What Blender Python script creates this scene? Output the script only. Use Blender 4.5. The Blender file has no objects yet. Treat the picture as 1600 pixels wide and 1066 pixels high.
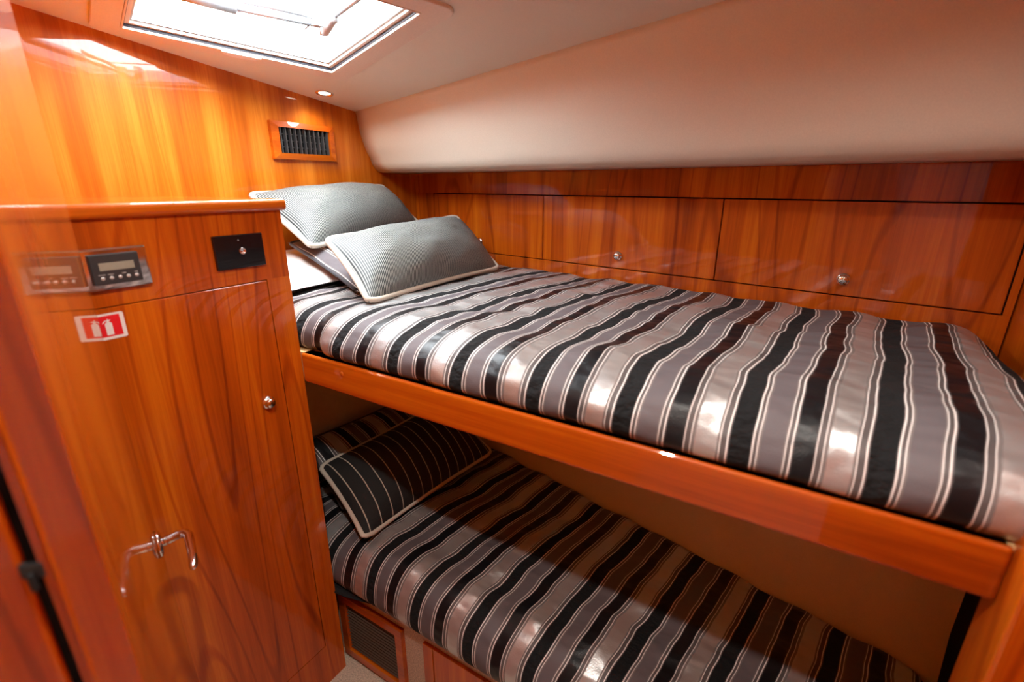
import bpy, bmesh, math, random
from mathutils import Vector, Matrix, noise
random.seed(7)
SC = bpy.context.scene
COL = SC.collection

# ------------------------------------------------------------------ camera
PITCH, YAW = math.radians(18.1), math.radians(31.5)
cam = bpy.data.cameras.new('camera')
cam.sensor_width = 36.0
cam.lens = 750.0 / 1600.0 * 36.0
cam.clip_start = 0.02
cam.dof.use_dof = True
cam.dof.focus_distance = 1.35
cam.dof.aperture_fstop = 2.4
camo = bpy.data.objects.new('camera', cam)
camo.location = (0, 0, 1.4)
camo.rotation_euler = (math.pi / 2 - PITCH, 0, YAW)
COL.objects.link(camo)
SC.camera = camo

# ------------------------------------------------------------------ sky, daylight, exposure
world = bpy.data.worlds.new('world')
SC.world = world
world.use_nodes = True
bg = world.node_tree.nodes['Background']
bg.inputs['Color'].default_value = (0.95, 0.98, 1.0, 1)
bg.inputs['Strength'].default_value = 30.0
SC.view_settings.view_transform = 'Standard'
SC.view_settings.look = 'None'
SC.view_settings.exposure = 0.5
SC.view_settings.gamma = 1.0
SC.view_settings.use_curve_mapping = False
SC.cycles.max_bounces = 10
SC.cycles.diffuse_bounces = 6
SC.cycles.glossy_bounces = 6
SC.cycles.sample_clamp_indirect = 6.0
SC.cycles.caustics_reflective = False
SC.cycles.caustics_refractive = False


def portal(name, loc, direction, sx, sy):
    l = bpy.data.lights.new(name, 'AREA')
    l.shape = 'RECTANGLE'
    l.size, l.size_y = sx, sy
    l.cycles.is_portal = True
    o = bpy.data.objects.new(name, l)
    o.location = loc
    o.rotation_euler = Vector(direction).to_track_quat('-Z', 'Y').to_euler()
    COL.objects.link(o)


portal('hatch_portal', (-1.12, 0.77, 1.80), (0, 0, -1), 0.9, 0.9)

# ------------------------------------------------------------------ node helpers


def newmat(name):
    m = bpy.data.materials.new(name)
    m.use_nodes = True
    nt = m.node_tree
    b = nt.nodes['Principled BSDF']
    return m, nt, b


def N(nt, kind, **kw):
    n = nt.nodes.new(kind)
    for k, v in kw.items():
        if k in n.inputs.keys():
            n.inputs[k].default_value = v
        else:
            setattr(n, k, v)
    return n


def ramp(nt, stops, interp='LINEAR'):
    r = nt.nodes.new('ShaderNodeValToRGB')
    r.color_ramp.interpolation = interp
    e = r.color_ramp.elements
    while len(e) > 1:
        e.remove(e[-1])
    e[0].position, e[0].color = stops[0][0], (*stops[0][1], 1)
    for p, c in stops[1:]:
        k = e.new(p)
        k.color = (*c, 1)
    return r


def math_node(nt, op, a, b=None):
    n = nt.nodes.new('ShaderNodeMath')
    n.operation = op
    for i, v in enumerate((a, b)):
        if v is None:
            continue
        if isinstance(v, (int, float)):
            n.inputs[i].default_value = v
        else:
            nt.links.new(v, n.inputs[i])
    return n.outputs[0]


def scaled_pos(nt, sc, off=(0, 0, 0)):
    g = nt.nodes.new('ShaderNodeNewGeometry')
    m = nt.nodes.new('ShaderNodeMapping')
    m.inputs['Scale'].default_value = sc
    m.inputs['Location'].default_value = off
    nt.links.new(g.outputs['Position'], m.inputs['Vector'])
    return m.outputs['Vector']


def wood(name, axis='z', dark=(0.18, 0.020, 0.0008), mid=(0.47, 0.080, 0.0022), light=(0.68, 0.175, 0.006), off=0.0, coat=1.0, rings=1.0):
    m, nt, b = newmat(name)
    L = nt.links

    def sv(across, along):
        return {'x': (along, across, across), 'y': (across, along, across), 'z': (across, across, along)}[axis]
    o = (off, off * 1.7, off * 0.6)
    n1 = N(nt, 'ShaderNodeTexNoise', Scale=1.0, Detail=3.0, Roughness=0.55)
    L.new(scaled_pos(nt, sv(11, 0.55), o), n1.inputs['Vector'])
    n2 = N(nt, 'ShaderNodeTexNoise', Scale=1.0, Detail=4.0, Roughness=0.65)
    L.new(scaled_pos(nt, sv(75, 2.2), o), n2.inputs['Vector'])
    n3 = N(nt, 'ShaderNodeTexNoise', Scale=1.0, Detail=0.6, Roughness=0.4)
    L.new(scaled_pos(nt, sv(5.0, 0.5), o), n3.inputs['Vector'])
    n4 = N(nt, 'ShaderNodeTexNoise', Scale=1.0, Detail=2.0)
    L.new(scaled_pos(nt, sv(420, 9), o), n4.inputs['Vector'])
    s = math_node(nt, 'SINE', math_node(nt, 'MULTIPLY', n3.outputs['Fac'], 62.0))
    mr = N(nt, 'ShaderNodeMapRange')
    mr.inputs['From Min'].default_value = 0.86
    mr.inputs['From Max'].default_value = 1.0
    L.new(s, mr.inputs['Value'])
    line = math_node(nt, 'MULTIPLY', mr.outputs[0], math_node(nt, 'MULTIPLY', n2.outputs['Fac'], 0.30 * rings))
    f = math_node(nt, 'ADD', math_node(nt, 'MULTIPLY', n1.outputs['Fac'], 0.95), math_node(nt, 'MULTIPLY', n2.outputs['Fac'], 0.42))
    f = math_node(nt, 'ADD', f, math_node(nt, 'MULTIPLY', n4.outputs['Fac'], 0.16))
    f = math_node(nt, 'SUBTRACT', f, 0.28)
    f = math_node(nt, 'SUBTRACT', f, line)
    r = ramp(nt, [(0.16, dark), (0.47, mid), (0.74, light)])
    L.new(f, r.inputs['Fac'])
    L.new(r.outputs['Color'], b.inputs['Base Color'])
    b.inputs['Roughness'].default_value = 0.42
    b.inputs['Specular IOR Level'].default_value = 0.15
    b.inputs['Coat Weight'].default_value = coat
    b.inputs['Coat Roughness'].default_value = 0.035
    b.inputs['Coat IOR'].default_value = 1.38
    # lacquer is not perfectly flat: very shallow ripple on the coat only
    nb = N(nt, 'ShaderNodeTexNoise', Scale=1.0, Detail=1.0)
    L.new(scaled_pos(nt, sv(16, 5), o), nb.inputs['Vector'])
    bp = N(nt, 'ShaderNodeBump', Strength=0.035, Distance=0.01)
    L.new(nb.outputs['Fac'], bp.inputs['Height'])
    L.new(bp.outputs['Normal'], b.inputs['Coat Normal'])
    return m


def plain(name, color, rough=0.5, metal=0.0, spec=0.5, coat=0.0, bump=0.0, bscale=200.0, var=0.0):
    m, nt, b = newmat(name)
    b.inputs['Base Color'].default_value = (*color, 1)
    b.inputs['Roughness'].default_value = rough
    b.inputs['Metallic'].default_value = metal
    b.inputs['Specular IOR Level'].default_value = spec
    b.inputs['Coat Weight'].default_value = coat
    n = N(nt, 'ShaderNodeTexNoise', Scale=1.0, Detail=3.0)
    nt.links.new(scaled_pos(nt, (bscale, bscale, bscale)), n.inputs['Vector'])
    if bump:
        bp = N(nt, 'ShaderNodeBump', Strength=bump, Distance=0.002)
        nt.links.new(n.outputs['Fac'], bp.inputs['Height'])
        nt.links.new(bp.outputs['Normal'], b.inputs['Normal'])
    v = max(var, 0.04)
    r = ramp(nt, [(0.3, tuple(max(c * (1 - v), 0) for c in color)), (0.7, tuple(min(c * (1 + v), 1) for c in color))])
    nt.links.new(n.outputs['Fac'], r.inputs['Fac'])
    nt.links.new(r.outputs['Color'], b.inputs['Base Color'])
    return m


def emit(name, color, strength):
    m, nt, b = newmat(name)
    b.inputs['Base Color'].default_value = (0.8, 0.8, 0.8, 1)
    b.inputs['Emission Color'].default_value = (*color, 1)
    b.inputs['Emission Strength'].default_value = strength
    return m


def striped_bedding(name):
    """satin / chenille stripe; UV.x counts stripe repeats"""
    m, nt, b = newmat(name)
    L = nt.links
    uv = N(nt, 'ShaderNodeUVMap')
    sep = N(nt, 'ShaderNodeSeparateXYZ')
    L.new(uv.outputs['UV'], sep.inputs['Vector'])
    wob = N(nt, 'ShaderNodeTexNoise', Scale=1.0, Detail=2.0)
    L.new(scaled_pos(nt, (1.8, 5.5, 4)), wob.inputs['Vector'])
    u = math_node(nt, 'ADD', sep.outputs['X'], math_node(nt, 'MULTIPLY', math_node(nt, 'SUBTRACT', wob.outputs['Fac'], 0.5), 0.20))
    u = math_node(nt, 'FRACT', u)
    K = (0.005, 0.0055, 0.0065)
    W = (0.84, 0.82, 0.80)
    T = (0.095, 0.083, 0.082)
    T2 = (0.18, 0.16, 0.155)
    MV = (0.120, 0.104, 0.113)
    KS = (0.005, 0.006, 0.008)
    SV = (0.57, 0.585, 0.59)
    seq = [(0.0, K, .9, 0), (0.130, T, .5, 0), (0.139, W, .4, 0), (0.149, T, .5, 0), (0.176, W, .4, 0), (0.186, T2, .5, 0), (0.200, MV, .62, 0),
           (0.372, T2, .5, 0), (0.384, W, .4, 0), (0.394, T, .5, 0), (0.424, W, .4, 0), (0.434, T, .5, 0), (0.446, KS, .36, 0),
           (0.596, T, .5, 0), (0.604, W, .4, 0), (0.613, T, .5, 0), (0.655, W, .4, 0), (0.664, T2, .5, 0), (0.690, SV, .34, 1),
           (0.868, T2, .5, 0), (0.888, W, .4, 0), (0.897, T, .5, 0), (0.945, W, .4, 0), (0.955, T, .5, 0), (0.968, K, .9, 0)]
    rc = ramp(nt, [(p, c) for p, c, _, _ in seq], 'CONSTANT')
    rr = ramp(nt, [(p, (q, q, q)) for p, _, q, _ in seq], 'CONSTANT')
    rm = ramp(nt, [(0.0, (0, 0, 0)), (0.690, (0.72, 0.72, 0.72)), (0.868, (0, 0, 0))], 'CONSTANT')
    for r in (rc, rr, rm):
        L.new(u, r.inputs['Fac'])
    L.new(rc.outputs['Color'], b.inputs['Base Color'])
    L.new(rr.outputs['Color'], b.inputs['Roughness'])
    L.new(rm.outputs['Color'], b.inputs['Metallic'])
    b.inputs['Specular IOR Level'].default_value = 0.36
    b.inputs['Sheen Weight'].default_value = 0.0
    # weave and small crumples
    n1 = N(nt, 'ShaderNodeTexNoise', Scale=1.0, Detail=2.0)
    L.new(scaled_pos(nt, (8, 15, 12)), n1.inputs['Vector'])
    n2 = N(nt, 'ShaderNodeTexNoise', Scale=1.0, Detail=2.0)
    L.new(scaled_pos(nt, (420, 420, 420)), n2.inputs['Vector'])
    bp1 = N(nt, 'ShaderNodeBump', Strength=0.9, Distance=0.020)
    L.new(n1.outputs['Fac'], bp1.inputs['Height'])
    bp2 = N(nt, 'ShaderNodeBump', Strength=0.25, Distance=0.002)
    L.new(n2.outputs['Fac'], bp2.inputs['Height'])
    L.new(bp1.outputs['Normal'], bp2.inputs['Normal'])
    # ruched pile of the broad black stripe
    n3 = N(nt, 'ShaderNodeTexNoise', Scale=1.0, Detail=2.0)
    L.new(scaled_pos(nt, (55, 90, 70)), n3.inputs['Vector'])
    rk = ramp(nt, [(0.0, (1, 1, 1)), (0.13, (0, 0, 0)), (0.968, (1, 1, 1))], 'CONSTANT')
    L.new(u, rk.inputs['Fac'])
    bp3 = N(nt, 'ShaderNodeBump', Strength=0.8, Distance=0.010)
    L.new(math_node(nt, 'MULTIPLY', n3.outputs['Fac'], rk.outputs['Color']), bp3.inputs['Height'])
    L.new(bp2.outputs['Normal'], bp3.inputs['Normal'])
    L.new(bp3.outputs['Normal'], b.inputs['Normal'])
    return m


def line_fabric(name, ground, stripe, duty, rough=0.7, wob=0.0, sheen=0.0):
    """thin stripes; UV.x counts repeats, duty = share of the stripe"""
    m, nt, b = newmat(name)
    L = nt.links
    uv = N(nt, 'ShaderNodeUVMap')
    sep = N(nt, 'ShaderNodeSeparateXYZ')
    L.new(uv.outputs['UV'], sep.inputs['Vector'])
    u = math_node(nt, 'FRACT', sep.outputs['X'])
    rc = ramp(nt, [(0.0, ground), (1.0 - duty, stripe)], 'CONSTANT')
    L.new(u, rc.inputs['Fac'])
    L.new(rc.outputs['Color'], b.inputs['Base Color'])
    b.inputs['Roughness'].default_value = rough
    b.inputs['Sheen Weight'].default_value = sheen
    n2 = N(nt, 'ShaderNodeTexNoise', Scale=1.0, Detail=3.0)
    L.new(scaled_pos(nt, (260, 60, 260)), n2.inputs['Vector'])
    bp2 = N(nt, 'ShaderNodeBump', Strength=0.35, Distance=0.003)
    L.new(n2.outputs['Fac'], bp2.inputs['Height'])
    L.new(bp2.outputs['Normal'], b.inputs['Normal'])
    return m


def carpet_mat(name, color):
    m, nt, b = newmat(name)
    L = nt.links
    n = N(nt, 'ShaderNodeTexNoise', Scale=1.0, Detail=4.0, Roughness=0.7)
    L.new(scaled_pos(nt, (240, 240, 240)), n.inputs['Vector'])
    r = ramp(nt, [(0.3, tuple(c * 0.55 for c in color)), (0.68, tuple(min(1, c * 1.25) for c in color))])
    L.new(n.outputs['Fac'], r.inputs['Fac'])
    L.new(r.outputs['Color'], b.inputs['Base Color'])
    b.inputs['Roughness'].default_value = 0.95
    b.inputs['Specular IOR Level'].default_value = 0.1
    bp = N(nt, 'ShaderNodeBump', Strength=0.9, Distance=0.004)
    L.new(n.outputs['Fac'], bp.inputs['Height'])
    L.new(bp.outputs['Normal'], b.inputs['Normal'])
    return m


def acrylic(name):
    m, nt, b = newmat(name)
    L = nt.links
    out = nt.nodes['Material Output']
    tr = N(nt, 'ShaderNodeBsdfTransparent')
    tr.inputs['Color'].default_value = (0.93, 0.95, 0.96, 1)
    gl = N(nt, 'ShaderNodeBsdfGlossy', Roughness=0.05)
    mx = N(nt, 'ShaderNodeMixShader')
    mx.inputs[0].default_value = 0.06
    L.new(tr.outputs[0], mx.inputs[1])
    L.new(gl.outputs[0], mx.inputs[2])
    L.new(mx.outputs[0], out.inputs['Surface'])
    return m


M = {
    'wood_v': wood('cherry_veneer_upright', 'z'),
    'wood_v2': wood('cherry_veneer_upright_second', 'z', off=3.1),
    'wood_head_lit': wood('cherry_veneer_head_panel_lit', 'z', dark=(0.27, 0.045, 0.002), mid=(0.52, 0.122, 0.005), light=(0.72, 0.24, 0.022), off=5.3, rings=0.4),  # same cherry, colour lightened and yellowed for the daylight on the head wall
    'wood_door': wood('cherry_veneer_door', 'z', off=1.3),
    'wood_x': wood('cherry_rail_lengthwise', 'x', off=2.0, rings=0.3),
    'wood_y': wood('cherry_trim_crosswise', 'y', off=4.0, rings=0.3),
    'liner': plain('cream_vinyl_liner', (0.80, 0.76, 0.64), 0.55, bump=0.10, bscale=420),
    'ceil': plain('cream_ceiling_vinyl', (0.76, 0.71, 0.61), 0.6, bump=0.08, bscale=420),
    'flange': plain('cream_moulded_plastic', (0.76, 0.67, 0.58), 0.4, bump=0.02),
    'tan': plain('cream_vinyl_bounce_tint', (0.80, 0.58, 0.28), 0.6, bump=0.12, bscale=420),  # cream vinyl with the warm bounce off the wood put into its colour
    'white': plain('white_plastic', (0.85, 0.85, 0.84), 0.35),
    'grey': plain('grey_anodised', (0.42, 0.44, 0.47), 0.35, metal=0.7),
    'greyplastic': plain('light_grey_plastic', (0.50, 0.51, 0.52), 0.4),
    'rubber': plain('dark_rubber_seal', (0.03, 0.035, 0.05), 0.6),
    'black': plain('black_gap', (0.006, 0.006, 0.006), 0.8, spec=0.1),
    'blackplastic': plain('black_vent_plastic', (0.012, 0.015, 0.016), 0.45),
    'slat': plain('charcoal_vent_slat', (0.05, 0.05, 0.052), 0.4),
    'louvre': plain('brown_grey_louvre', (0.10, 0.085, 0.065), 0.45),
    'blackgloss': plain('black_gloss_plate', (0.006, 0.006, 0.008), 0.12, coat=0.5),
    'chrome': plain('polished_chrome', (0.85, 0.85, 0.86), 0.06, metal=1.0),
    'panel': plain('charcoal_control_face', (0.03, 0.03, 0.032), 0.5),
    'lcd': plain('grey_lcd_screen', (0.30, 0.31, 0.25), 0.25),
    'button': plain('silver_button', (0.62, 0.62, 0.60), 0.35, metal=0.4),
    'print': plain('white_print', (0.7, 0.7, 0.68), 0.6),
    'red': plain('red_sign_print', (0.75, 0.012, 0.02), 0.4),
    'signwhite': plain('white_sign_print', (0.80, 0.80, 0.78), 0.4),
    'piping': plain('cream_twisted_cord', (0.62, 0.57, 0.48), 0.8, bump=0.5, bscale=300),
    'pipingdark': plain('charcoal_cord', (0.05, 0.052, 0.06), 0.7, bump=0.3, bscale=300),
    'linen': plain('white_pillow_cotton', (0.72, 0.69, 0.65), 0.85, bump=0.3, bscale=60),
    'darkcloth': plain('dark_quilted_cloth', (0.008, 0.008, 0.009), 0.95, bump=0.8, bscale=120, var=0.5),
    'carpet': carpet_mat('beige_carpet', (0.70, 0.60, 0.47)),
    'bedding': striped_bedding('striped_satin_bedding'),
    'pin': line_fabric('teal_cream_pinstripe', (0.014, 0.022, 0.025), (0.33, 0.35, 0.33), 0.42, 0.5),
    'blackline': line_fabric('black_with_cream_lines', (0.010, 0.010, 0.010), (0.50, 0.45, 0.37), 0.075, 0.8),
    'lamp': emit('warm_lamp_lens', (1.0, 0.86, 0.66), 14.0),
    'acrylic': acrylic('clear_acrylic_lid'),
}

# ------------------------------------------------------------------ mesh helpers


def tag(o, label=None, cat=None, group=None, kind=None):
    if label:
        o['label'] = label
    if cat:
        o['category'] = cat
    if group:
        o['group'] = group
    if kind:
        o['kind'] = kind
    return o


def empty(name, loc, label, cat, group=None, kind=None):
    o = bpy.data.objects.new(name, None)
    o.location = loc
    o.empty_display_size = 0.05
    COL.objects.link(o)
    tag(o, label, cat, group, kind)
    return o


def origin_of(o):
    v = Vector((0, 0, 0))
    while o is not None:
        v = v + o.location
        o = o.parent
    return v


def obj(name, me, mat, parent=None, smooth=False):
    """me holds world coordinates; the object's origin goes to its parent's, or to the base of its own box"""
    if isinstance(me, bmesh.types.BMesh):
        bm = me
        me = bpy.data.meshes.new(name)
        bmesh.ops.recalc_face_normals(bm, faces=bm.faces)
        bm.to_mesh(me)
        bm.free()
    if mat is not None:
        me.materials.append(M[mat] if isinstance(mat, str) else mat)
    if smooth:
        for p in me.polygons:
            p.use_smooth = True
    o = bpy.data.objects.new(name, me)
    COL.objects.link(o)
    if parent is not None:
        me.transform(Matrix.Translation(-origin_of(parent)))
        o.parent = parent
    else:
        xs = [v.co for v in me.vertices]
        c = Vector(((min(v.x for v in xs) + max(v.x for v in xs)) / 2, (min(v.y for v in xs) + max(v.y for v in xs)) / 2, min(v.z for v in xs)))
        me.transform(Matrix.Translation(-c))
        o.location = c
    return o


def bevel_smooth(o, w, seg=3):
    md = o.modifiers.new('bevel', 'BEVEL')
    md.width = w
    md.segments = seg
    md.limit_method = 'ANGLE'
    return o


def box(x0, x1, y0, y1, z0, z1, bev=0.0, seg=2, mat4=None, bm=None):
    own = bmesh.new()
    bmesh.ops.create_cube(own, size=1.0)
    own.transform(Matrix.Translation(((x0 + x1) / 2, (y0 + y1) / 2, (z0 + z1) / 2)) @ Matrix.Diagonal((x1 - x0, y1 - y0, z1 - z0, 1)))
    if bev:
        bmesh.ops.bevel(own, geom=own.edges[:], offset=bev, segments=seg, affect='EDGES', profile=0.5)
    if mat4 is not None:
        own.transform(mat4)
    if bm is None:
        return own
    me = bpy.data.meshes.new('t')
    own.to_mesh(me)
    own.free()
    bm.from_mesh(me)
    bpy.data.meshes.remove(me)
    return bm


def polymesh(verts, faces):
    me = bpy.data.meshes.new('m')
    me.from_pydata([tuple(v) for v in verts], [], faces)
    me.update()
    return me


def slab(pts, thick):
    """closed slab: polygon pts (3D, planar) extruded by vector thick"""
    n = len(pts)
    t = Vector(thick)
    v = [Vector(p) for p in pts] + [Vector(p) + t for p in pts]
    f = [tuple(range(n))[::-1], tuple(range(n, 2 * n))] + [(i, (i + 1) % n, n + (i + 1) % n, n + i) for i in range(n)]
    bm = bmesh.new()
    me = polymesh(v, f)
    bm.from_mesh(me)
    bpy.data.meshes.remove(me)
    bmesh.ops.recalc_face_normals(bm, faces=bm.faces)
    return bm


def tube(path, r, seg=12, closed=False, bm=None):
    path = [Vector(p) for p in path]
    n = len(path)
    rs = r if isinstance(r, (list, tuple)) else [r] * n
    bm = bm or bmesh.new()
    rings = []
    prev = None
    for i, p in enumerate(path):
        a = path[(i - 1) % n] if (closed or i > 0) else p
        b = path[(i + 1) % n] if (closed or i < n - 1) else p
        t = (b - a).normalized()
        if prev is None:
            ref = Vector((0, 0, 1)) if abs(t.z) < 0.9 else Vector((1, 0, 0))
            u = t.cross(ref).normalized()
        else:
            u = (prev - t * prev.dot(t)).normalized()
        prev = u
        w = t.cross(u)
        rings.append([bm.verts.new(p + (u * math.cos(2 * math.pi * k / seg) + w * math.sin(2 * math.pi * k / seg)) * rs[i]) for k in range(seg)])
    m = n if closed else n - 1
    for i in range(m):
        A, B = rings[i], rings[(i + 1) % n]
        sh = 0
        if closed and i == n - 1:   # close the ring without twist
            sh = min(range(seg), key=lambda s: (A[0].co - B[s].co).length)
        for k in range(seg):
            bm.faces.new((A[k], A[(k + 1) % seg], B[(k + 1 + sh) % seg], B[(k + sh) % seg]))
    if not closed:
        bm.faces.new(rings[0][::-1])
        bm.faces.new(rings[-1])
    return bm


def lathe(profile, origin, axis, seg=24, bm=None):
    """profile: (radius, height along axis) pairs, closed at both ends when radius is 0"""
    axis = Vector(axis).normalized()
    u = axis.cross(Vector((0, 0, 1)) if abs(axis.z) < 0.9 else Vector((1, 0, 0))).normalized()
    w = axis.cross(u)
    o = Vector(origin)
    bm = bm or bmesh.new()
    rings = []
    for r, h in profile:
        if r < 1e-6:
            rings.append([bm.verts.new(o + axis * h)])
        else:
            rings.append([bm.verts.new(o + axis * h + (u * math.cos(2 * math.pi * k / seg) + w * math.sin(2 * math.pi * k / seg)) * r) for k in range(seg)])
    for A, B in zip(rings[:-1], rings[1:]):
        for k in range(seg):
            k2 = (k + 1) % seg
            if len(A) == 1 and len(B) == 1:
                continue
            if len(A) == 1:
                bm.faces.new((A[0], B[k2], B[k]))
            elif len(B) == 1:
                bm.faces.new((A[k], A[k2], B[0]))
            else:
                bm.faces.new((A[k], A[k2], B[k2], B[k]))
    return bm


def struct(name, me, mat, label, cat, parent=None):
    return tag(obj(name, me, mat, parent), label, cat, kind='structure')


# ------------------------------------------------------------------ key dimensions (metres)
XH = -1.545            # head bulkhead
XL = -1.0              # locker front
XR = 0.39              # foot bulkhead
YB = 0.661             # bunk front line
T9 = math.tan(math.radians(9))
def hull_y(x): return 1.476 - (x + 0.19) * T9
def ceil_z(x, y): return 1.8257 - 0.1192 * y + 0.05 * (x + 1.545)
def low_y(x, z): return 1.166 - 0.218 * x + 0.19 * (z - 0.45)

# ------------------------------------------------------------------ the setting
struct('floor', slab([(-1.6, -2.0, 0), (0.7, -2.0, 0), (0.7, 1.8, 0), (-1.6, 1.8, 0)], (0, 0, -0.05)), 'carpet', 'beige carpet on the cabin floor beside the locker', 'floor')
struct('wall_head', box(XH - 0.03, XH, 0.05, 1.80, 0, 1.86), 'wood_head_lit', 'glossy cherry bulkhead panel above the locker and pillows', 'wall')
struct('wall_foot', box(XR, XR + 0.03, 0.63, 1.62, 0, 1.95), 'wood_v2', 'cherry bulkhead at the foot end of the bunks', 'wall')
# front bulkhead either side of the doorway the camera looks in from
struct('wall_front_left', box(XH - 0.03, -0.505, 0.05, 0.092, 0, 1.95), 'wood_v', 'cherry bulkhead behind the open door', 'wall')
struct('wall_front_right', box(0.14, XR + 0.03, 0.05, 0.092, 0, 1.95), 'wood_v', 'cherry bulkhead right of the doorway', 'wall')
struct('wall_wardrobe_side', box(XR, XR + 0.03, 0.092, 0.63, 0, 1.95), 'wood_v', 'cherry panel between doorway and bunk foot', 'wall')
struct('wall_corridor_left', box(-0.60, -0.56, -1.9, 0.05, 0, 1.98), 'wood_v2', 'dark cherry corridor wall left of the camera', 'wall')
struct('wall_corridor_right', box(0.52, 0.56, -1.9, 0.05, 0, 1.98), 'wood_v2', 'cherry corridor wall right of the camera', 'wall')
struct('wall_corridor_end', box(-0.60, 0.56, -1.94, -1.9, 0, 1.98), 'liner', 'cream wall at the end of the corridor behind the camera', 'wall')
struct('ceiling_corridor', box(-0.60, 0.56, -1.9, 0.05, 1.95, 1.98), 'ceil', 'cream corridor ceiling behind the camera', 'ceiling')

# hatch frame in the ceiling plane
HB = Vector((-1.2598, 1.0628, 1.7133))
HR = Vector((-0.7866, 0.9177, 1.7542))
HL = Vector((-1.4594, 0.6264, 1.7553))
EA, EB = (HR - HB).normalized(), (HL - HB).normalized()
LA, LB = (HR - HB).length, (HL - HB).length
NC = EA.cross(EB).normalized()
if NC.z < 0:
    NC = -NC
def hp(a, b, h=0.0): return HB + EA * a + EB * b + NC * h

# ceiling: a slab with the hatch hole
outer = [(XH, 1.50), (XR, 1.22), (XR, 0.05), (XH, 0.05)]
ov = [Vector((x, y, ceil_z(x, y))) for x, y in outer]
hv = [hp(-0.002, -0.002), hp(LA + 0.002, -0.002), hp(LA + 0.002, LB + 0.002), hp(-0.002, LB + 0.002)]
up = Vector((0, 0, 0.03))
V = ov + hv + [v + up for v in ov] + [v + up for v in hv]
F = []
for i in range(4):
    j = (i + 1) % 4
    F += [(i, j, 4 + j, 4 + i), (8 + j, 8 + i, 12 + i, 12 + j), (4 + i, 4 + j, 12 + j, 12 + i), (j, i, 8 + i, 8 + j)]
bm = bmesh.new()
me = polymesh(V, F)
bm.from_mesh(me)
struct('ceiling', bm, 'ceil', 'cream vinyl ceiling panel around the roof hatch', 'ceiling')

struct('wall_hull', slab([(XH, hull_y(XH) + 0.065, 0.9), (XR + 0.03, hull_y(XR + 0.03) + 0.065, 0.9), (XR + 0.03, hull_y(XR + 0.03) + 0.065, 1.8), (XH, hull_y(XH) + 0.065, 1.8)], (0.005, 0.03, 0)), 'liner', 'outer hull skin hidden behind the cabinet and liner', 'wall')
struct('wall_header_spill_block', box(-0.505, 0.14, 0.05, 0.092, 1.79, 1.95), 'wood_x', 'unseen cherry header above the doorway, added to block lamp spill', 'wall')  # out of view, added to keep lamp light out of the corridor
# padded hull liner: profile extruded along the hull line, top meets the sloping ceiling
def liner_profile(x):
    yh = hull_y(x)
    s = (x - XH)
    ys, zs = 1.391 - 0.1535 * s, None
    zs = ceil_z(x, ys)
    lip = 1.476 - T9 * s          # underside line
    P = []
    P.append((ys - 0.004, zs + 0.004))
    for t in (0.06, 0.2, 0.35, 0.5, 0.65, 0.8):
        yy = ys + (lip - 0.026 - ys) * t
        zz = zs + (1.478 - zs) * t
        bulge = 0.012 * math.sin(math.pi * t)
        P.append((yy - bulge, zz))
    P += [(lip - 0.033, 1.500), (lip - 0.026, 1.480), (lip - 0.012, 1.460), (lip + 0.006, 1.448), (lip + 0.03, 1.4445), (yh + 0.01, 1.4445)]
    return P
xs = [XH + (XR - XH) * i / 24 for i in range(25)]
V, F = [], []
for x in xs:
    P = liner_profile(x)
    for y, z in P:
        V.append((x, y, z))
n = len(P)
for i in range(24):
    for k in range(n - 1):
        F.append((i * n + k, i * n + k + 1, (i + 1) * n + k + 1, (i + 1) * n + k))
me = polymesh(V, F)
lin = struct('wall_liner', me, 'liner', 'padded cream vinyl hull liner above the bunk lockers', 'wall')
for p in lin.data.polygons:
    p.use_smooth = True
md = lin.modifiers.new('thickness', 'SOLIDIFY')
md.thickness = 0.012
md.offset = -1 if lin.data.polygons[0].normal.y < 0 else 1

# cream panel, bounce-tinted tan, along the hull behind the lower bunk (hull flares out upwards)
struct('wall_hull_lower', slab([(XH, low_y(XH, 0), 0), (XR, low_y(XR, 0), 0), (XR, low_y(XR, 0.95), 0.95), (XH, low_y(XH, 0.95), 0.95)], (0.01, 0.03, 0)), 'tan', 'cream vinyl panel, tinted tan for warm bounce, along the hull behind the lower bunk', 'wall')
struct('trim_1', box(0.372, XR, 1.02, 1.10, 0, 0.94), 'black', 'black shadow gap at the foot end of the tan panel', 'trim')
# foot post where the bunk rail ends
struct('trim_2', box(0.250, 0.45, 0.62, 0.70, 0, 1.95, 0.004), 'wood_v2', 'blurred cherry post at the foot end of the bunk rail', 'post')
# door jamb on the left
r45 = math.sqrt(0.5)
JM = Matrix(((-r45, -r45, 0, -0.440), (-r45, r45, 0, 0.0930), (0, 0, 1, 0), (0, 0, 0, 1)))   # local x runs back along the jamb face, local y into it
jamb = struct('trim_3', slab([JM @ Vector(p) for p in ((0, 0, 0), (0.0410, 0, 0), (0.0410, 0.006, 0), (0.006, 0.006, 0))], (0, 0, 1.95)), 'wood_v2', 'dark cherry door jamb at the left edge', 'jamb')
obj('rubber_seal', box(0.0410, 0.0525, 0.005, 0.030, 0, 1.95, 0, 1, JM), 'black', jamb)
obj('strike_plate', box(0.0385, 0.0550, -0.0015, 0.006, 1.108, 1.122, 0.002, 2, JM), 'blackplastic', jamb)
obj('strike_plate', box(0.0450, 0.0490, -0.0045, 0.0, 1.098, 1.114, 0.001, 2, JM), 'blackplastic', jamb)
struct('trim_4', box(0.0525, 0.16, 0.0, 0.030, 0, 1.95, 0.004, 2, JM), 'wood_v', 'dark glossy cherry door casing at the far left edge', 'casing')

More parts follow.
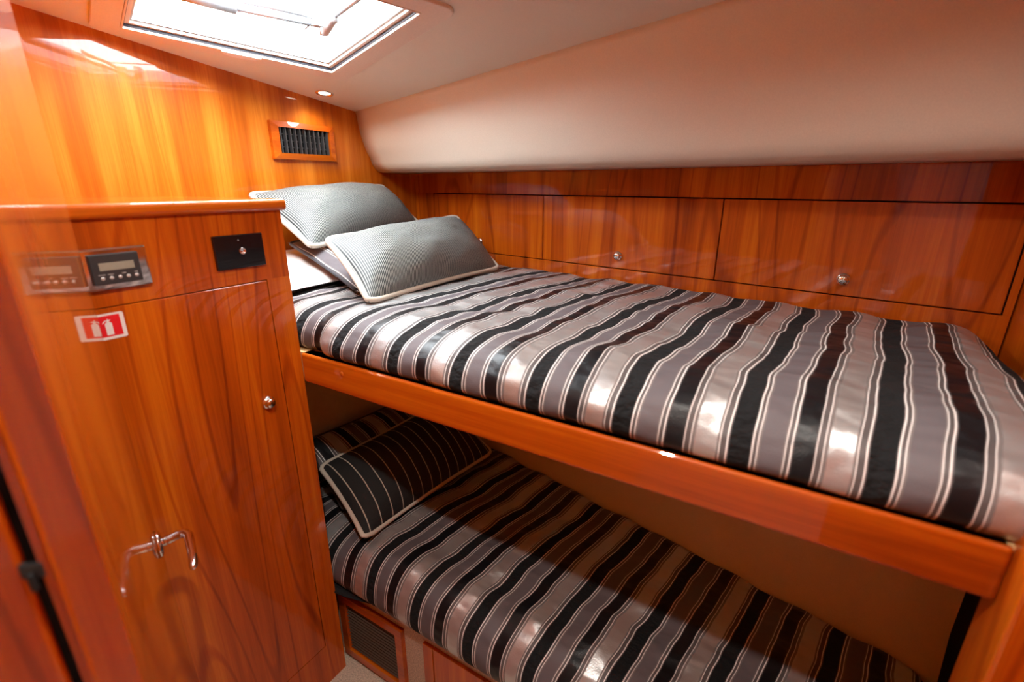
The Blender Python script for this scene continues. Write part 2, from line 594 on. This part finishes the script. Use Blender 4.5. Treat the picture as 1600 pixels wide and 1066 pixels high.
# ------------------------------------------------------------------ open door
DA = Vector((-0.452, 0.0960, 0))
DU = Vector((-math.cos(0.361), math.sin(0.361), 0))      # towards the locker
DN = Vector((math.sin(0.361), math.cos(0.361), 0))       # out of the door, towards the bunks
DLEN = 0.548
DM = Matrix(((DU.x, DN.x, 0, DA.x), (DU.y, DN.y, 0, DA.y), (0, 0, 1, 0), (0, 0, 0, 1)))
door = empty('door_1', DA, 'glossy cherry door standing open against the locker', 'door', kind='structure')
obj('door_panel', box(0, DLEN, -0.030, 0, 0.02, 1.76, 0.0015, 1, DM), 'wood_door', door)
hx = 0.487
base = DM @ Vector((hx, 0, 0.788))
obj('handle_rose', lathe([(0, 0), (0.025, 0), (0.025, 0.004), (0.021, 0.007), (0.012, 0.009), (0, 0.009)], base, DN), 'chrome', door, True)
pth = [(hx, 0.004, 0.788), (hx, 0.018, 0.790), (hx - 0.001, 0.032, 0.793), (hx - 0.006, 0.042, 0.794), (hx - 0.018, 0.047, 0.795),
       (hx - 0.045, 0.047, 0.795), (hx - 0.08, 0.047, 0.795), (hx - 0.108, 0.045, 0.794), (hx - 0.113, 0.043, 0.794)]
obj('handle_lever', tube([DM @ Vector(p) for p in pth], [0.0085, 0.0085, 0.0085, 0.0085, 0.008, 0.0075, 0.007, 0.0065, 0.004], 14), 'chrome', door, True)

# ------------------------------------------------------------------ tall locker
LK = empty('wardrobe_locker', ((XH + XL) / 2, 0.38, 0), 'tall cherry locker at the head end with control panel on its front', 'locker')
LY0, LY1 = 0.10, YB
DZ0, DZ1, DY0, DY1 = 0.138, 1.2, 0.16, 0.605   # locker door
obj('carcass', box(XH + 0.001, XL - 0.022, LY0, LY1, 0.0, 1.346), 'wood_v', LK)
g = 0.002
obj('top_rail', box(XL - 0.022, XL, LY0, LY1, DZ1 + g, 1.346), 'wood_v', LK)
obj('right_stile', box(XL - 0.022, XL, DY1 + g, LY1, 0.0, DZ1 + g, 0.0), 'wood_v2', LK)
obj('left_stile', box(XL - 0.022, XL, LY0, DY0 - g, 0.0, DZ1 + g), 'wood_v2', LK)
obj('bottom_rail', box(XL - 0.022, XL, DY0 - g, DY1 + g, 0.0, DZ0 - g), 'wood_v', LK)
ld = obj('door', box(XL - 0.021, XL + 0.0005, DY0, DY1, DZ0, DZ1, 0.001, 1), 'wood_v', LK)
obj('gap_shadow', box(XL - 0.0218, XL - 0.016, DY0 - g, DY1 + g, DZ0 - g, DZ1 + g), 'black', LK)
KNOB = [(r_ * 1.22, h_ * 1.22) for r_, h_ in [(0, 0), (0.0105, 0), (0.0125, 0.001), (0.0125, 0.003), (0.0105, 0.005), (0.0085, 0.0055), (0.0085, 0.008), (0.0095, 0.010), (0.008, 0.0125), (0.0045, 0.014), (0, 0.0145)]]
obj('knob', lathe(KNOB, (XL + 0.0005, 0.5615, 0.925), (1, 0, 0)), 'chrome', ld, True)
# nosed top
bm = box(XH + 0.001, XL + 0.012, LY0, LY1 + 0.012, 1.346, 1.370, 0.008, 4)
obj('locker_top', bm, 'wood_y', LK, False)

# control panel on the locker
CP = empty('control_panel', (XL, 0.338, 1.230), 'chrome framed climate control panel with small screen and five buttons', 'control panel')
bm = box(XL, XL + 0.010, 0.2885, 0.389, 1.2305, 1.3005, 0.004, 2)
obj('bezel', bm, 'chrome', CP)
unit = obj('display_unit', box(XL + 0.008, XL + 0.016, 0.3035, 0.3730, 1.2410, 1.2905, 0.0015, 2), 'panel', CP)
obj('lcd_screen', box(XL + 0.0155, XL + 0.0166, 0.3145, 0.3640, 1.2640, 1.2768), 'lcd', unit)
for i in range(5):
    y = 0.316 + i * (0.3642 - 0.316) / 4
    obj('button', lathe([(0, 0), (0.0030, 0), (0.0030, 0.0010), (0.0024, 0.0016), (0, 0.0017)], (XL + 0.016, y, 1.2515), (1, 0, 0), 14), 'button', unit, True)
def text(name, body, size, loc, mat, parent, axes=None):
    c = bpy.data.curves.new(name, 'FONT')
    c.body = body
    c.size = size
    c.align_x = 'CENTER'
    c.align_y = 'CENTER'
    c.extrude = 0.0001
    to = bpy.data.objects.new(name, c)
    COL.objects.link(to)
    bpy.context.view_layer.update()
    me = bpy.data.meshes.new_from_object(to.evaluated_get(bpy.context.evaluated_depsgraph_get()))
    bpy.data.objects.remove(to)
    bpy.data.curves.remove(c)
    me.transform(Matrix.Translation(loc) @ Matrix(((0, 0, 1, 0), (1, 0, 0, 0), (0, 1, 0, 0), (0, 0, 0, 1))))
    return obj(name, me, mat, parent)
for y, b_ in ((0.316, 'POWER'), (0.328, 'MODE'), (0.3465, 'TEMP'), (0.3642, 'FAN')):
    text('button_print', b_, 0.0028, (XL + 0.0162, y, 1.2572), 'print', unit)

# push-button plate
SP = empty('switch_plate', (XL, 0.5555, 1.235), 'glossy black rectangular plate with one round silver button', 'switch')
obj('plate', box(XL, XL + 0.007, 0.5045, 0.6070, 1.2350, 1.3030, 0.0018, 2), 'blackgloss', SP)
obj('push_button', lathe([(0, 0), (0.0068, 0), (0.0068, 0.002), (0.0056, 0.0026), (0.0052, 0.0014), (0, 0.0016)], (XL + 0.007, 0.5593, 1.2693), (1, 0, 0), 20), 'chrome', SP, True)
obj('indicator_light', lathe([(0, 0), (0.0014, 0), (0.0011, 0.0008), (0, 0.001)], (XL + 0.007, 0.5544, 1.2918), (1, 0, 0), 10), 'greyplastic', SP, True)

# fire extinguisher sticker
def plate2d(pts, x0, x1):
    return slab([(x0, y, z) for y, z in pts], (x1 - x0, 0, 0))
def rrect(y0, y1, z0, z1, r, n=4):
    P = []
    for cy_, cz_, a0 in ((y1 - r, z1 - r, 0), (y0 + r, z1 - r, 90), (y0 + r, z0 + r, 180), (y1 - r, z0 + r, 270)):
        for k in range(n + 1):
            a = math.radians(a0 + 90 * k / n)
            P.append((cy_ + r * math.cos(a), cz_ + r * math.sin(a)))
    return P
XS = XL + 0.0006
SG = empty('fire_extinguisher_sign', (XS, 0.311, 1.146), 'red and white fire extinguisher sticker on the locker door', 'sign')
obj('backing', plate2d(rrect(0.2870, 0.3355, 1.1462, 1.1912, 0.003), XS, XS + 0.0006), 'signwhite', SG)
obj('red_field', plate2d([(0.2930, 1.1512), (0.3295, 1.1512), (0.3295, 1.1876), (0.2930, 1.1876)], XS + 0.0006, XS + 0.0009), 'red', SG)
ex = [(0.3065, 1.1540), (0.3165, 1.1540), (0.3165, 1.1735), (0.3155, 1.1752), (0.3135, 1.1765), (0.3132, 1.1785), (0.3155, 1.1790), (0.3155, 1.1802),
      (0.3125, 1.1800), (0.3122, 1.1822), (0.3110, 1.1822), (0.3108, 1.1800), (0.3072, 1.1794), (0.3045, 1.1772), (0.3033, 1.1745), (0.3043, 1.1742), (0.3056, 1.1764), (0.3078, 1.1780),
      (0.3100, 1.1782), (0.3098, 1.1765), (0.3076, 1.1752), (0.3065, 1.1735)]
obj('extinguisher_symbol', plate2d(ex, XS + 0.0009, XS + 0.0012), 'signwhite', SG)

# ------------------------------------------------------------------ air vent on the head bulkhead
AV = empty('air_vent', (XH, 1.144, 1.479), 'cherry framed black air vent with upright slats on the bulkhead', 'air vent')
def picture_frame(x, depth, y0, y1, z0, z1, iy0, iy1, iz0, iz1):
    o = [(y0, z0), (y1, z0), (y1, z1), (y0, z1)]
    i = [(iy0, iz0), (iy1, iz0), (iy1, iz1), (iy0, iz1)]
    V = [(x, *p) for p in o] + [(x + depth * .7, *p) for p in o] + [(x + depth, *p) for p in i] + [(x, *p) for p in i]
    F = []
    for k in range(4):
        j = (k + 1) % 4
        F += [(k, j, 4 + j, 4 + k), (4 + k, 4 + j, 8 + j, 8 + k), (8 + k, 8 + j, 12 + j, 12 + k)]
    bm = bmesh.new()
    m_ = polymesh(V, F)
    bm.from_mesh(m_)
    return bm
obj('vent_frame', picture_frame(XH, 0.020, 1.021, 1.267, 1.479, 1.595, 1.045, 1.243, 1.498, 1.577), 'wood_y', AV)
obj('vent_backing', box(XH, XH + 0.002, 1.045, 1.243, 1.498, 1.577), 'black', AV)
sl = None
for i in range(11):
    y = 1.053 + i * 0.0182
    s_ = obj('slat', box(XH + 0.004, XH + 0.017, y - 0.0018, y + 0.0018, 1.498, 1.577), 'slat', AV)
for i in range(3):
    z = 1.518 + i * 0.02
    obj('cross_slat', box(XH + 0.002, XH + 0.005, 1.045, 1.243, z - 0.0015, z + 0.0015), 'slat', AV)

# ------------------------------------------------------------------ roof hatch
RH = empty('roof_hatch', hp(LA / 2, LB / 2, 0), 'white roof hatch in cream frame letting in daylight', 'hatch')
def ring(mo, mi, h0, h1, rad=0.0, nseg=6):
    """rectangular ring between margins mo (outer) and mi (inner), measured inwards from the opening"""
    def loop(m, r):
        a0, a1, b0, b1 = m, LA - m, m, LB - m
        P = []
        for ca, cb, s0 in ((a1 - r, b1 - r, 0), (a0 + r, b1 - r, 90), (a0 + r, b0 + r, 180), (a1 - r, b0 + r, 270)):
            for k in range(nseg + 1):
                t = math.radians(s0 + 90 * k / nseg)
                P.append((ca + r * math.cos(t), cb + r * math.sin(t)))
        return P
    o, i = loop(mo, max(rad, 1e-4)), loop(mi, max(rad * 0.3, 1e-4))
    n_ = len(o)
    V = [hp(*p, h0) for p in o] + [hp(*p, h0) for p in i] + [hp(*p, h1) for p in i] + [hp(*p, h1) for p in o]
    F = []
    for k in range(n_):
        j = (k + 1) % n_
        F += [(k, j, n_ + j, n_ + k), (n_ + k, n_ + j, 2 * n_ + j, 2 * n_ + k), (2 * n_ + k, 2 * n_ + j, 3 * n_ + j, 3 * n_ + k), (3 * n_ + k, 3 * n_ + j, j, k)]
    bm = bmesh.new()
    bm.from_mesh(polymesh(V, F))
    return bm
fl = obj('flange', ring(-0.055, 0.0, -0.008, 0.002, 0.035), 'flange', RH)
bevel_smooth(fl, 0.003, 2)
obj('inner_lip', ring(0.0, 0.004, -0.0085, 0.045), 'flange', RH)
obj('gasket', ring(0.004, 0.0062, -0.003, 0.045), 'rubber', RH)
obj('lid_rim', ring(0.0062, 0.016, 0.003, 0.045), 'flange', RH)
obj('metal_edge', ring(0.016, 0.022, 0.010, 0.045), 'grey', RH)
lid = obj('lid', slab([hp(0.02, 0.02, 0.040), hp(LA - 0.02, 0.02, 0.040), hp(LA - 0.02, LB - 0.02, 0.040), hp(0.02, LB - 0.02, 0.040)], NC * 0.006), 'acrylic', RH)
obj('lid_groove', ring(0.116, 0.1215, 0.037, 0.0395, 0.03), 'greyplastic', lid)
# half-round pull tab on the head-side edge
c0 = hp(0.004, 0.233, -0.0125)
tabp = [c0 + EB * (0.046 * math.cos(math.pi * k / 14)) - EA * (0.030 * math.sin(math.pi * k / 14)) for k in range(15)]
obj('pull_tab', slab(tabp, NC * 0.003), 'white', RH)
S0, S1, S2 = Vector((-1.2034, 0.5798, 1.7737)), Vector((-1.1391, 0.7203, 1.7601)), Vector((-1.0507, 0.8574, 1.7482))
d01 = (S1 - S0).normalized()
st = obj('gas_strut', tube([S0, S1 - d01 * 0.002, S1], [0.011, 0.011, 0.008], 14), 'grey', RH, True)
obj('strut_rod', tube([S1, S2], 0.0050, 8), 'grey', st, True)
obj('rod_shadow_bar', tube([S1 + NC * 0.018, S2 + NC * 0.012 + EA * .01], 0.0050, 8), 'grey', st, True)  # tube stands in for the rod's dark shadow line, not a real bar
obj('bracket', box(S2.x - 0.004, S2.x + 0.012, S2.y - 0.016, S2.y + 0.006, S2.z - 0.004, S2.z + 0.022, 0.002), 'greyplastic', RH)
E0, E1, E2 = Vector((-1.072, 0.889, 1.7431)), Vector((-0.978, 0.846, 1.753)), Vector((-0.8348, 0.8116, 1.7645))
lv = obj('latch_lever', tube([E0, E0.lerp(E1, .15), E0.lerp(E1, .85), E1], [0.006, 0.011, 0.010, 0.005], 14), 'greyplastic', RH, True)
obj('latch_hub', tube([E0 + NC * -0.004, E0 + NC * 0.03], [0.010, 0.012], 16), 'grey', lv, True)
obj('latch_thumb', tube([E1 + NC * -0.012, E1 + NC * 0.012], [0.006, 0.007], 12), 'greyplastic', lv, True)
obj('latch_rod', tube([E1, E2], 0.0050, 8), 'grey', RH, True)

# ------------------------------------------------------------------ recessed ceiling light
def downlight(p, energy, label):
    CL = empty('ceiling_light', p, label, 'ceiling light', 'recessed ceiling lights')
    obj('ring', lathe([(0.020, 0.002), (0.029, 0.002), (0.029, -0.003), (0.026, -0.005), (0.0205, -0.004), (0.020, 0.002)], p, NC), 'chrome', CL, True)
    obj('lens', lathe([(0, -0.0015), (0.012, -0.0016), (0.0205, -0.0008), (0.0205, 0.001), (0, 0.001)], p, NC), 'lamp', CL, True)
    sp = bpy.data.lights.new('downlight', 'SPOT')
    sp.energy = energy
    sp.color = (1.0, 0.93, 0.84)
    sp.spot_size = math.radians(150)
    sp.spot_blend = 0.7
    sp.shadow_soft_size = 0.02
    spo = bpy.data.objects.new('downlight', sp)
    spo.location = p - NC * 0.012
    spo.parent = None
    COL.objects.link(spo)
downlight(Vector((-1.4573, 1.1856, 1.6888)), 1.5, 'small round recessed ceiling light near the head bulkhead')
downlight(Vector((-0.30, 0.18, ceil_z(-0.30, 0.18))), 22.0, 'added unseen fill light in the ceiling above the standing space by the door')  # lamp added out of view to brighten the locker, door and rail
downlight(Vector((0.12, 0.54, ceil_z(0.12, 0.54))), 11.0, 'added unseen fill light in the ceiling near the foot post')  # second lamp added out of view as general fill

# ------------------------------------------------------------------ hull-side cabinet with three doors
c9, s9 = math.cos(math.radians(9)), math.sin(math.radians(9))
HM = Matrix(((c9, s9, 0, -0.19), (-s9, c9, 0, 1.476), (0, 0, 1, 0), (0, 0, 0, 1)))
def hs(x): return (x + 0.19) / c9
HC = empty('hull_cabinet', HM @ Vector((-0.4, 0.05, 0.99)), 'long cherry cabinet with three drop doors along the hull above the upper bunk', 'cabinet')
sL, sR = hs(XH) + 0.004, hs(XR) - 0.004
obj('backing', box(sL, sR, 0.016, 0.06, 1.017, 1.4443, 0, 1, HM), 'black', HC)
obj('top_panel', box(sL, sR, 0.0, 0.018, 1.3645, 1.4443, 0.0, 1, HM), 'wood_v2', HC)
obj('bottom_panel', box(sL, sR, 0.0, 0.018, 1.017, 1.1335, 0.0008, 1, HM), 'wood_v', HC)
cuts = [hs(-1.42), hs(-0.836), hs(-0.2215), hs(0.372)]
obj('left_stile', box(sL, cuts[0] - 0.0015, 0.0, 0.018, 1.1335, 1.3645, 0, 1, HM), 'wood_v', HC)
obj('right_stile', box(cuts[3] + 0.0015, sR, 0.0, 0.018, 1.1335, 1.3645, 0, 1, HM), 'wood_v', HC)
for k, (kx_, lab) in enumerate(((-1.150, None), (-0.5293, None), (0.0847, None))):
    d = obj('door', box(cuts[k] + 0.0015, cuts[k + 1] - 0.0015, -0.0005, 0.0175, 1.1365, 1.3610, 0.0012, 1, HM), 'wood_v', HC)
    obj('knob', lathe(KNOB, HM @ Vector((hs(kx_), -0.0005, 1.1767)), HM.to_3x3() @ Vector((0, -1, 0))), 'chrome', d, True)

# ------------------------------------------------------------------ bunk frames
UB = empty('upper_bunk_frame', (-0.4, 0.9, 0.94), 'cherry upper bunk shelf with long front rail', 'bunk')
fr = obj('front_rail', box(XL + 0.001, 0.2495, YB - 0.002, YB + 0.032, 0.941, 1.016, 0.006, 3), 'wood_x', UB)
obj('screw_cap', lathe([(0, 0), (0.0055, 0), (0.0055, 0.0012), (0.003, 0.002), (0, 0.002)], (-0.855, YB - 0.002, 0.992), (0, -1, 0), 14), 'wood_y', fr, True)
obj('base_board', slab([(XH + 0.001, YB + 0.004, 0.95), (XR - 0.001, YB + 0.004, 0.95), (XR - 0.001, hull_y(XR) - 0.001, 0.95), (XH + 0.001, hull_y(XH) - 0.001, 0.95)], (0, 0, 0.066)), 'tan', UB)

YBASE = 0.70
LB_ = empty('lower_bunk_base', (-0.6, 0.9, 0), 'carpet fronted lower bunk base with cherry access panel', 'bunk')
obj('carpet_front', box(XL - 0.2, XR - 0.002, YBASE, YBASE + 0.02, 0, 0.27), 'carpet', LB_)
obj('base_top', slab([(XH + 0.001, YBASE, 0.27), (XR - 0.001, YBASE, 0.27), (XR - 0.001, low_y(XR, 0.27) - 0.001, 0.27), (XH + 0.001, low_y(XH, 0.27) - 0.001, 0.27)], (0, 0, 0.02)), 'wood_x', LB_)
obj('access_frame', box(-0.700, -0.668, YBASE - 0.010, YBASE, 0, 0.25, 0.001), 'wood_v', LB_)
obj('access_panel', box(-0.665, 0.24, YBASE - 0.009, YBASE, 0.02, 0.25, 0.001), 'wood_v', LB_)

# floor-level vent in the base
FV = empty('floor_vent', (-0.91, YBASE, 0.0), 'cherry framed dark louvre grille under the lower bunk', 'vent')
def yframe(y, depth, x0, x1, z0, z1, w):
    o = [(x0, z0), (x1, z0), (x1, z1), (x0, z1)]
    i = [(x0 + w, z0 + w), (x1 - w, z0 + w), (x1 - w, z1 - w), (x0 + w, z1 - w)]
    V = [(p[0], y, p[1]) for p in o] + [(p[0], y - depth, p[1]) for p in o] + [(p[0], y - depth, p[1]) for p in i] + [(p[0], y, p[1]) for p in i]
    F = []
    for k in range(4):
        j = (k + 1) % 4
        F += [(k, j, 4 + j, 4 + k), (4 + k, 4 + j, 8 + j, 8 + k), (8 + k, 8 + j, 12 + j, 12 + k)]
    bm = bmesh.new()
    bm.from_mesh(polymesh(V, F))
    return bm
obj('vent_frame', yframe(YBASE, 0.014, -1.030, -0.775, 0.012, 0.245, 0.025), 'wood_x', FV)
obj('vent_backing', box(-1.005, -0.80, YBASE - 0.002, YBASE, 0.037, 0.22), 'black', FV)
slv = None
for i in range(15):
    z = 0.045 + i * 0.0121
    bm = bmesh.new()
    V = [(-1.005, YBASE - 0.0065, z), (-0.80, YBASE - 0.0065, z), (-0.80, YBASE - 0.004, z + 0.0022), (-1.005, YBASE - 0.004, z + 0.0022)]
    if slv is None:
        slv = obj('slat', slab(V, (0, -0.001, -0.0015)), 'louvre', FV)
        z00 = z
    else:
        c = slv.copy()
        COL.objects.link(c)
        c.parent = FV
        c.location = (0, 0, z - z00)

# ------------------------------------------------------------------ mattresses in striped covers
PER = 0.165
def mattress(name, x0, x1, yback, yf, ztop, zbot, u0, shear, label, amp, seed, shoulder, fold=None, under=0.0, foot_round=0.09):
    nx, nt_, nd = 300, 110, 30
    V, UV = [], []
    R, RV = shoulder
    for i in range(nx + 1):
        x = x0 + (x1 - x0) * i / nx
        yb = yback(x)
        row = []
        ys = [yb + (yf + R - yb) * (k / nt_) for k in range(nt_ + 1)]
        endf = min(1.0, (x1 - x) / foot_round)
        fall = (1 - math.sqrt(max(0, 1 - (1 - endf) ** 2))) * 0.075

        def top(x, y):
            ph = (x - shear * (y - yf) - u0) / PER
            seam = math.cos(2 * math.pi * (ph - 0.05))            # dips along the ruched black stripe
            z = -0.005 * (seam * 0.5 + 0.5)
            z += amp * noise.fractal(Vector((x * 5.5 + seed, y * 4.0, seed)), 1.0, 2.0, 3)
            z += amp * 0.6 * noise.noise(Vector((x * 5 + y * 3, y * 17 - x * 4, seed + 4)))
            return z, ph
        for y in ys:
            dz, ph = top(x, y)
            bk = max(0.0, 1 - (yb - y) / 0.035)
            b2 = max(0.0, 1 - (yb - y) / 0.40)
            row.append((x, y, ztop + dz - 0.012 * bk * bk - 0.012 * b2 - fall, ph))
        # round over the front shoulder and down to the rail
        tuck = 0.016 / (1 + math.exp((x - fold) / 0.004)) if fold is not None else 0.0
        for k in range(1, nd + 1):
            t = k / nd
            if t < 0.8:
                a = t / 0.8 * math.pi / 2
                y = yf + R - R * math.sin(a)
                z = ztop - RV * (1 - math.cos(a))
            else:
                q = (t - 0.8) / 0.2
                y = yf + 0.010 * q * q
                z = (ztop - RV) + (zbot - (ztop - RV)) * q
            dz, ph = top(x, y)
            w_ = max(0.0, 1 - t)
            bul = 0.012 * math.sin(math.pi * t) * (0.5 + 1.2 * noise.noise(Vector((x * 8, t * 2, seed + 9))))
            ph += 0.16 * t * noise.noise(Vector((x * 3.2, 2, seed)))
            row.append((x, y - bul * 0.6 + tuck * t, z + dz * math.sqrt(w_) - fall * (1 - t * 0.9) + 0.4 * bul * w_, ph))
        # underside back to the hull
        row.append((x, yf + 0.10, zbot, (x - u0) / PER))
        row.append((x, yb - under, zbot, (x - u0) / PER))
        for (X_, Y_, Z_, P_) in row:
            V.append((X_, Y_, Z_))
            UV.append((P_, Y_))
    m_ = len(row)
    F = []
    for i in range(nx):
        for k in range(m_):
            k2 = (k + 1) % m_
            F.append((i * m_ + k, i * m_ + k2, (i + 1) * m_ + k2, (i + 1) * m_ + k))
    F.append(tuple(range(m_ - 1, -1, -1)))
    F.append(tuple(nx * m_ + k for k in range(m_)))
    me = polymesh(V, F)
    uvl = me.uv_layers.new(name='UVMap')
    for lp in me.loops:
        uvl.data[lp.index].uv = UV[lp.vertex_index]
    bm = bmesh.new()
    bm.from_mesh(me)
    bmesh.ops.recalc_face_normals(bm, faces=bm.faces)
    bm.to_mesh(me)
    bm.free()
    o = obj(name, me, 'bedding', None, True)
    tag(o, label, 'mattress', 'striped bunk mattresses')
    return o
mattress('bunk_mattress', XH + 0.012, 0.372, lambda x: hull_y(x) - 0.004, 0.664, 1.117, 1.0165, -0.214, 0.09,
         'upper bunk mattress in a black, silver and mauve striped satin cover', 0.009, 3.0, (0.135, 0.082), fold=-0.93)
mattress('bunk_mattress', XH + 0.012, 0.368, lambda x: low_y(x, 0.44) - 0.006, 0.668, 0.452, 0.298, -0.874, 0.17,
         'lower bunk mattress in striped satin cover above the floor grille', 0.009, 11.0, (0.12, 0.115), under=0.034, foot_round=0.04)
# dark cloth sticking out under the lower mattress by the locker
prof = [(0.78, 0.2905), (0.78, 0.2975), (0.668, 0.2975), (0.656, 0.294), (0.653, 0.288), (0.658, 0.281), (0.690, 0.279), (0.699, 0.282), (0.699, 0.2905)]
V, F = [], []
for i in range(13):
    t = i / 12
    x = -1.078 + 0.20 * t
    for y, z in prof:
        k = max(0.0, 0.699 - y) / 0.046
        V.append((x, y + 0.030 * t * t * min(1, k), 0.2905 + (z - 0.2905) * (1 - 0.75 * t) + 0.002 * math.sin(9 * t + 20 * y) * min(1, k) * (1 - t)))
n = len(prof)
for i in range(12):
    for k in range(n):
        F.append((i * n + k, i * n + (k + 1) % n, (i + 1) * n + (k + 1) % n, (i + 1) * n + k))
F += [tuple(range(n))[::-1], tuple(12 * n + k for k in range(n))]
tag(obj('folded_blanket', polymesh(V, F), 'darkcloth'), 'dark quilted cloth sticking out under the lower mattress by the locker', 'blanket')

# ------------------------------------------------------------------ pillows and cushions
def pillow(name, BL, BR, TL, TR, tf, tb, mat, label, cat, repeats=1.0, pip=None, pr=0.006, group=None, seed=1.0, u_off=0.0, uvdir='u', conc=0.05, wr=0.004):
    BL, BR, TL, TR = map(Vector, (BL, BR, TL, TR))
    n_ = 44
    nrm = ((BR - BL) + (TR - TL)).cross((TL - BL) + (TR - BR)).normalized()
    cen = (BL + BR + TL + TR) / 4
    if nrm.z < 0:
        nrm = -nrm
    hw = ((BR - BL).length + (TR - TL).length) / 2
    hh = ((TL - BL).length + (TR - BR).length) / 2

    def P(u, v):
        # corners stand out, edges draw in
        uu = u * (1 - conc * (1 - v * v) * 0.6)
        vv = v * (1 - conc * (1 - u * u) * 1.2)
        s, t = (uu + 1) / 2, (vv + 1) / 2
        return BL.lerp(BR, s).lerp(TL.lerp(TR, s), t)

    def H(u, v):
        a = max(0.0, (1 - abs(u) ** 2.6)) ** 0.6 * max(0.0, (1 - abs(v) ** 2.2)) ** 0.62
        w_ = wr * noise.fractal(Vector((u * 2.6 + seed, v * 2.2, seed)), 1.0, 2.0, 3) * a
        # pulls running in from the corners
        return a, w_
    V, UV, F = [], [], []
    idx = {}
    for side in (1, -1):
        for i in range(n_ + 1):
            for j in range(n_ + 1):
                u = math.sin(math.pi / 2 * (-1 + 2 * i / n_) * 0.96) / math.sin(math.pi / 2 * 0.96)
                v = math.sin(math.pi / 2 * (-1 + 2 * j / n_) * 0.96) / math.sin(math.pi / 2 * 0.96)
                if side == -1 and (i in (0, n_) or j in (0, n_)):
                    idx[side, i, j] = idx[1, i, j]
                    continue
                a, w_ = H(u, v)
                p = P(u, v) + nrm * ((tf if side == 1 else -tb) * a + w_)
                idx[side, i, j] = len(V)
                V.append(p)
                q = (u if uvdir == 'u' else v)
                UV.append(((q + 1) / 2 * repeats + u_off, (v + 1) / 2))
    for side in (1, -1):
        for i in range(n_):
            for j in range(n_):
                f = (idx[side, i, j], idx[side, i + 1, j], idx[side, i + 1, j + 1], idx[side, i, j + 1])
                F.append(f if side == 1 else f[::-1])
    me = polymesh(V, F)
    uvl = me.uv_layers.new(name='UVMap')
    for lp in me.loops:
        uvl.data[lp.index].uv = UV[lp.vertex_index]
    bm = bmesh.new()
    bm.from_mesh(me)
    bmesh.ops.recalc_face_normals(bm, faces=bm.faces)
    bm.to_mesh(me)
    bm.free()
    if pip is None:
        o = obj(name, me, mat, None, True)
        tag(o, label, cat, group)
        return o
    root = empty(name, (cen.x, cen.y, min(BL.z, BR.z)), label, cat, group)
    obj('cover', me, mat, root, True)
    path = []
    e = 0.985
    K = 22
    seq = [(-1 + 2 * k / K, -1) for k in range(K)] + [(1, -1 + 2 * k / K) for k in range(K)] + [(1 - 2 * k / K, 1) for k in range(K)] + [(-1, 1 - 2 * k / K) for k in range(K)]
    for u, v in seq:
        # soften the corners of the cord
        m_ = min(1 - abs(u), 1 - abs(v)) if False else 0
        cu, cv = u, v
        if abs(u) > 0.9 and abs(v) > 0.9:
            f_ = (abs(u) - 0.9) / 0.1 * (abs(v) - 0.9) / 0.1
            cu, cv = u * (1 - 0.025 * f_), v * (1 - 0.045 * f_)
        path.append(P(cu, cv) + nrm * 0.001)
    obj('piping', tube(path, pr, 8, True), pip, root, True)
    return root

G1 = 'pillows on the upper bunk'
G2 = 'pillows on the lower bunk'
pillow('bed_pillow', (-1.17, 0.72, 1.126), (-1.17, 1.50, 1.126), (-1.525, 0.72, 1.185), (-1.525, 1.55, 1.185), 0.022, 0.015, 'linen',
       'white bed pillow at the bottom of the upper bunk pile', 'pillow', group=G1, seed=2, wr=0.008)
pillow('bed_pillow', (-1.02, 0.868, 1.122), (-1.03, 1.46, 1.122), (-1.40, 0.935, 1.225), (-1.42, 1.53, 1.225), 0.045, 0.012, 'bedding',
       'striped satin pillow on the upper bunk under the two grey cushions', 'pillow', repeats=3.6, pip='pipingdark', pr=0.005, group=G1, seed=5, u_off=0.14)
pillow('scatter_cushion', (-1.25, 0.91, 1.222), (-1.335, 1.474, 1.250), (-1.475, 0.877, 1.372), (-1.475, 1.425, 1.394), 0.085, 0.015, 'pin',
       'grey pinstriped cushion with cream piping propped against the bulkhead', 'cushion', repeats=120, pip='piping', pr=0.0078, group=G1, seed=7, wr=0.007)
pillow('scatter_cushion', (-0.905, 0.80, 1.122), (-0.915, 1.405, 1.120), (-1.095, 0.84, 1.262), (-1.160, 1.486, 1.285), 0.082, 0.035, 'pin',
       'grey pinstriped cushion with cream piping lying in front on the striped mattress', 'cushion', repeats=120, pip='piping', pr=0.0078, group=G1, seed=9, wr=0.008)
pillow('bed_pillow', (-1.30, 0.74, 0.50), (-1.30, 1.35, 0.50), (-1.515, 0.74, 0.85), (-1.515, 1.40, 0.85), 0.06, 0.03, 'linen',
       'white bed pillow in the shade at the head of the lower bunk', 'pillow', group=G2, seed=12, wr=0.008)
pillow('bed_pillow', (-1.05, 0.76, 0.475), (-1.05, 1.36, 0.475), (-1.25, 0.78, 0.635), (-1.25, 1.37, 0.60), 0.045, 0.015, 'bedding',
       'striped satin pillow on the lower bunk behind the black cushion', 'pillow', repeats=3.6, pip='pipingdark', pr=0.005, group=G2, seed=15, u_off=0.3)
pillow('scatter_cushion', (-0.914, 0.714, 0.470), (-0.862, 1.270, 0.472), (-1.137, 0.757, 0.602), (-1.10, 1.29, 0.615), 0.075, 0.02, 'blackline',
       'black cushion with thin cream lines and cream piping on the lower bunk', 'cushion', repeats=14, pip='piping', pr=0.0070, group=G2, seed=17, u_off=0.4)
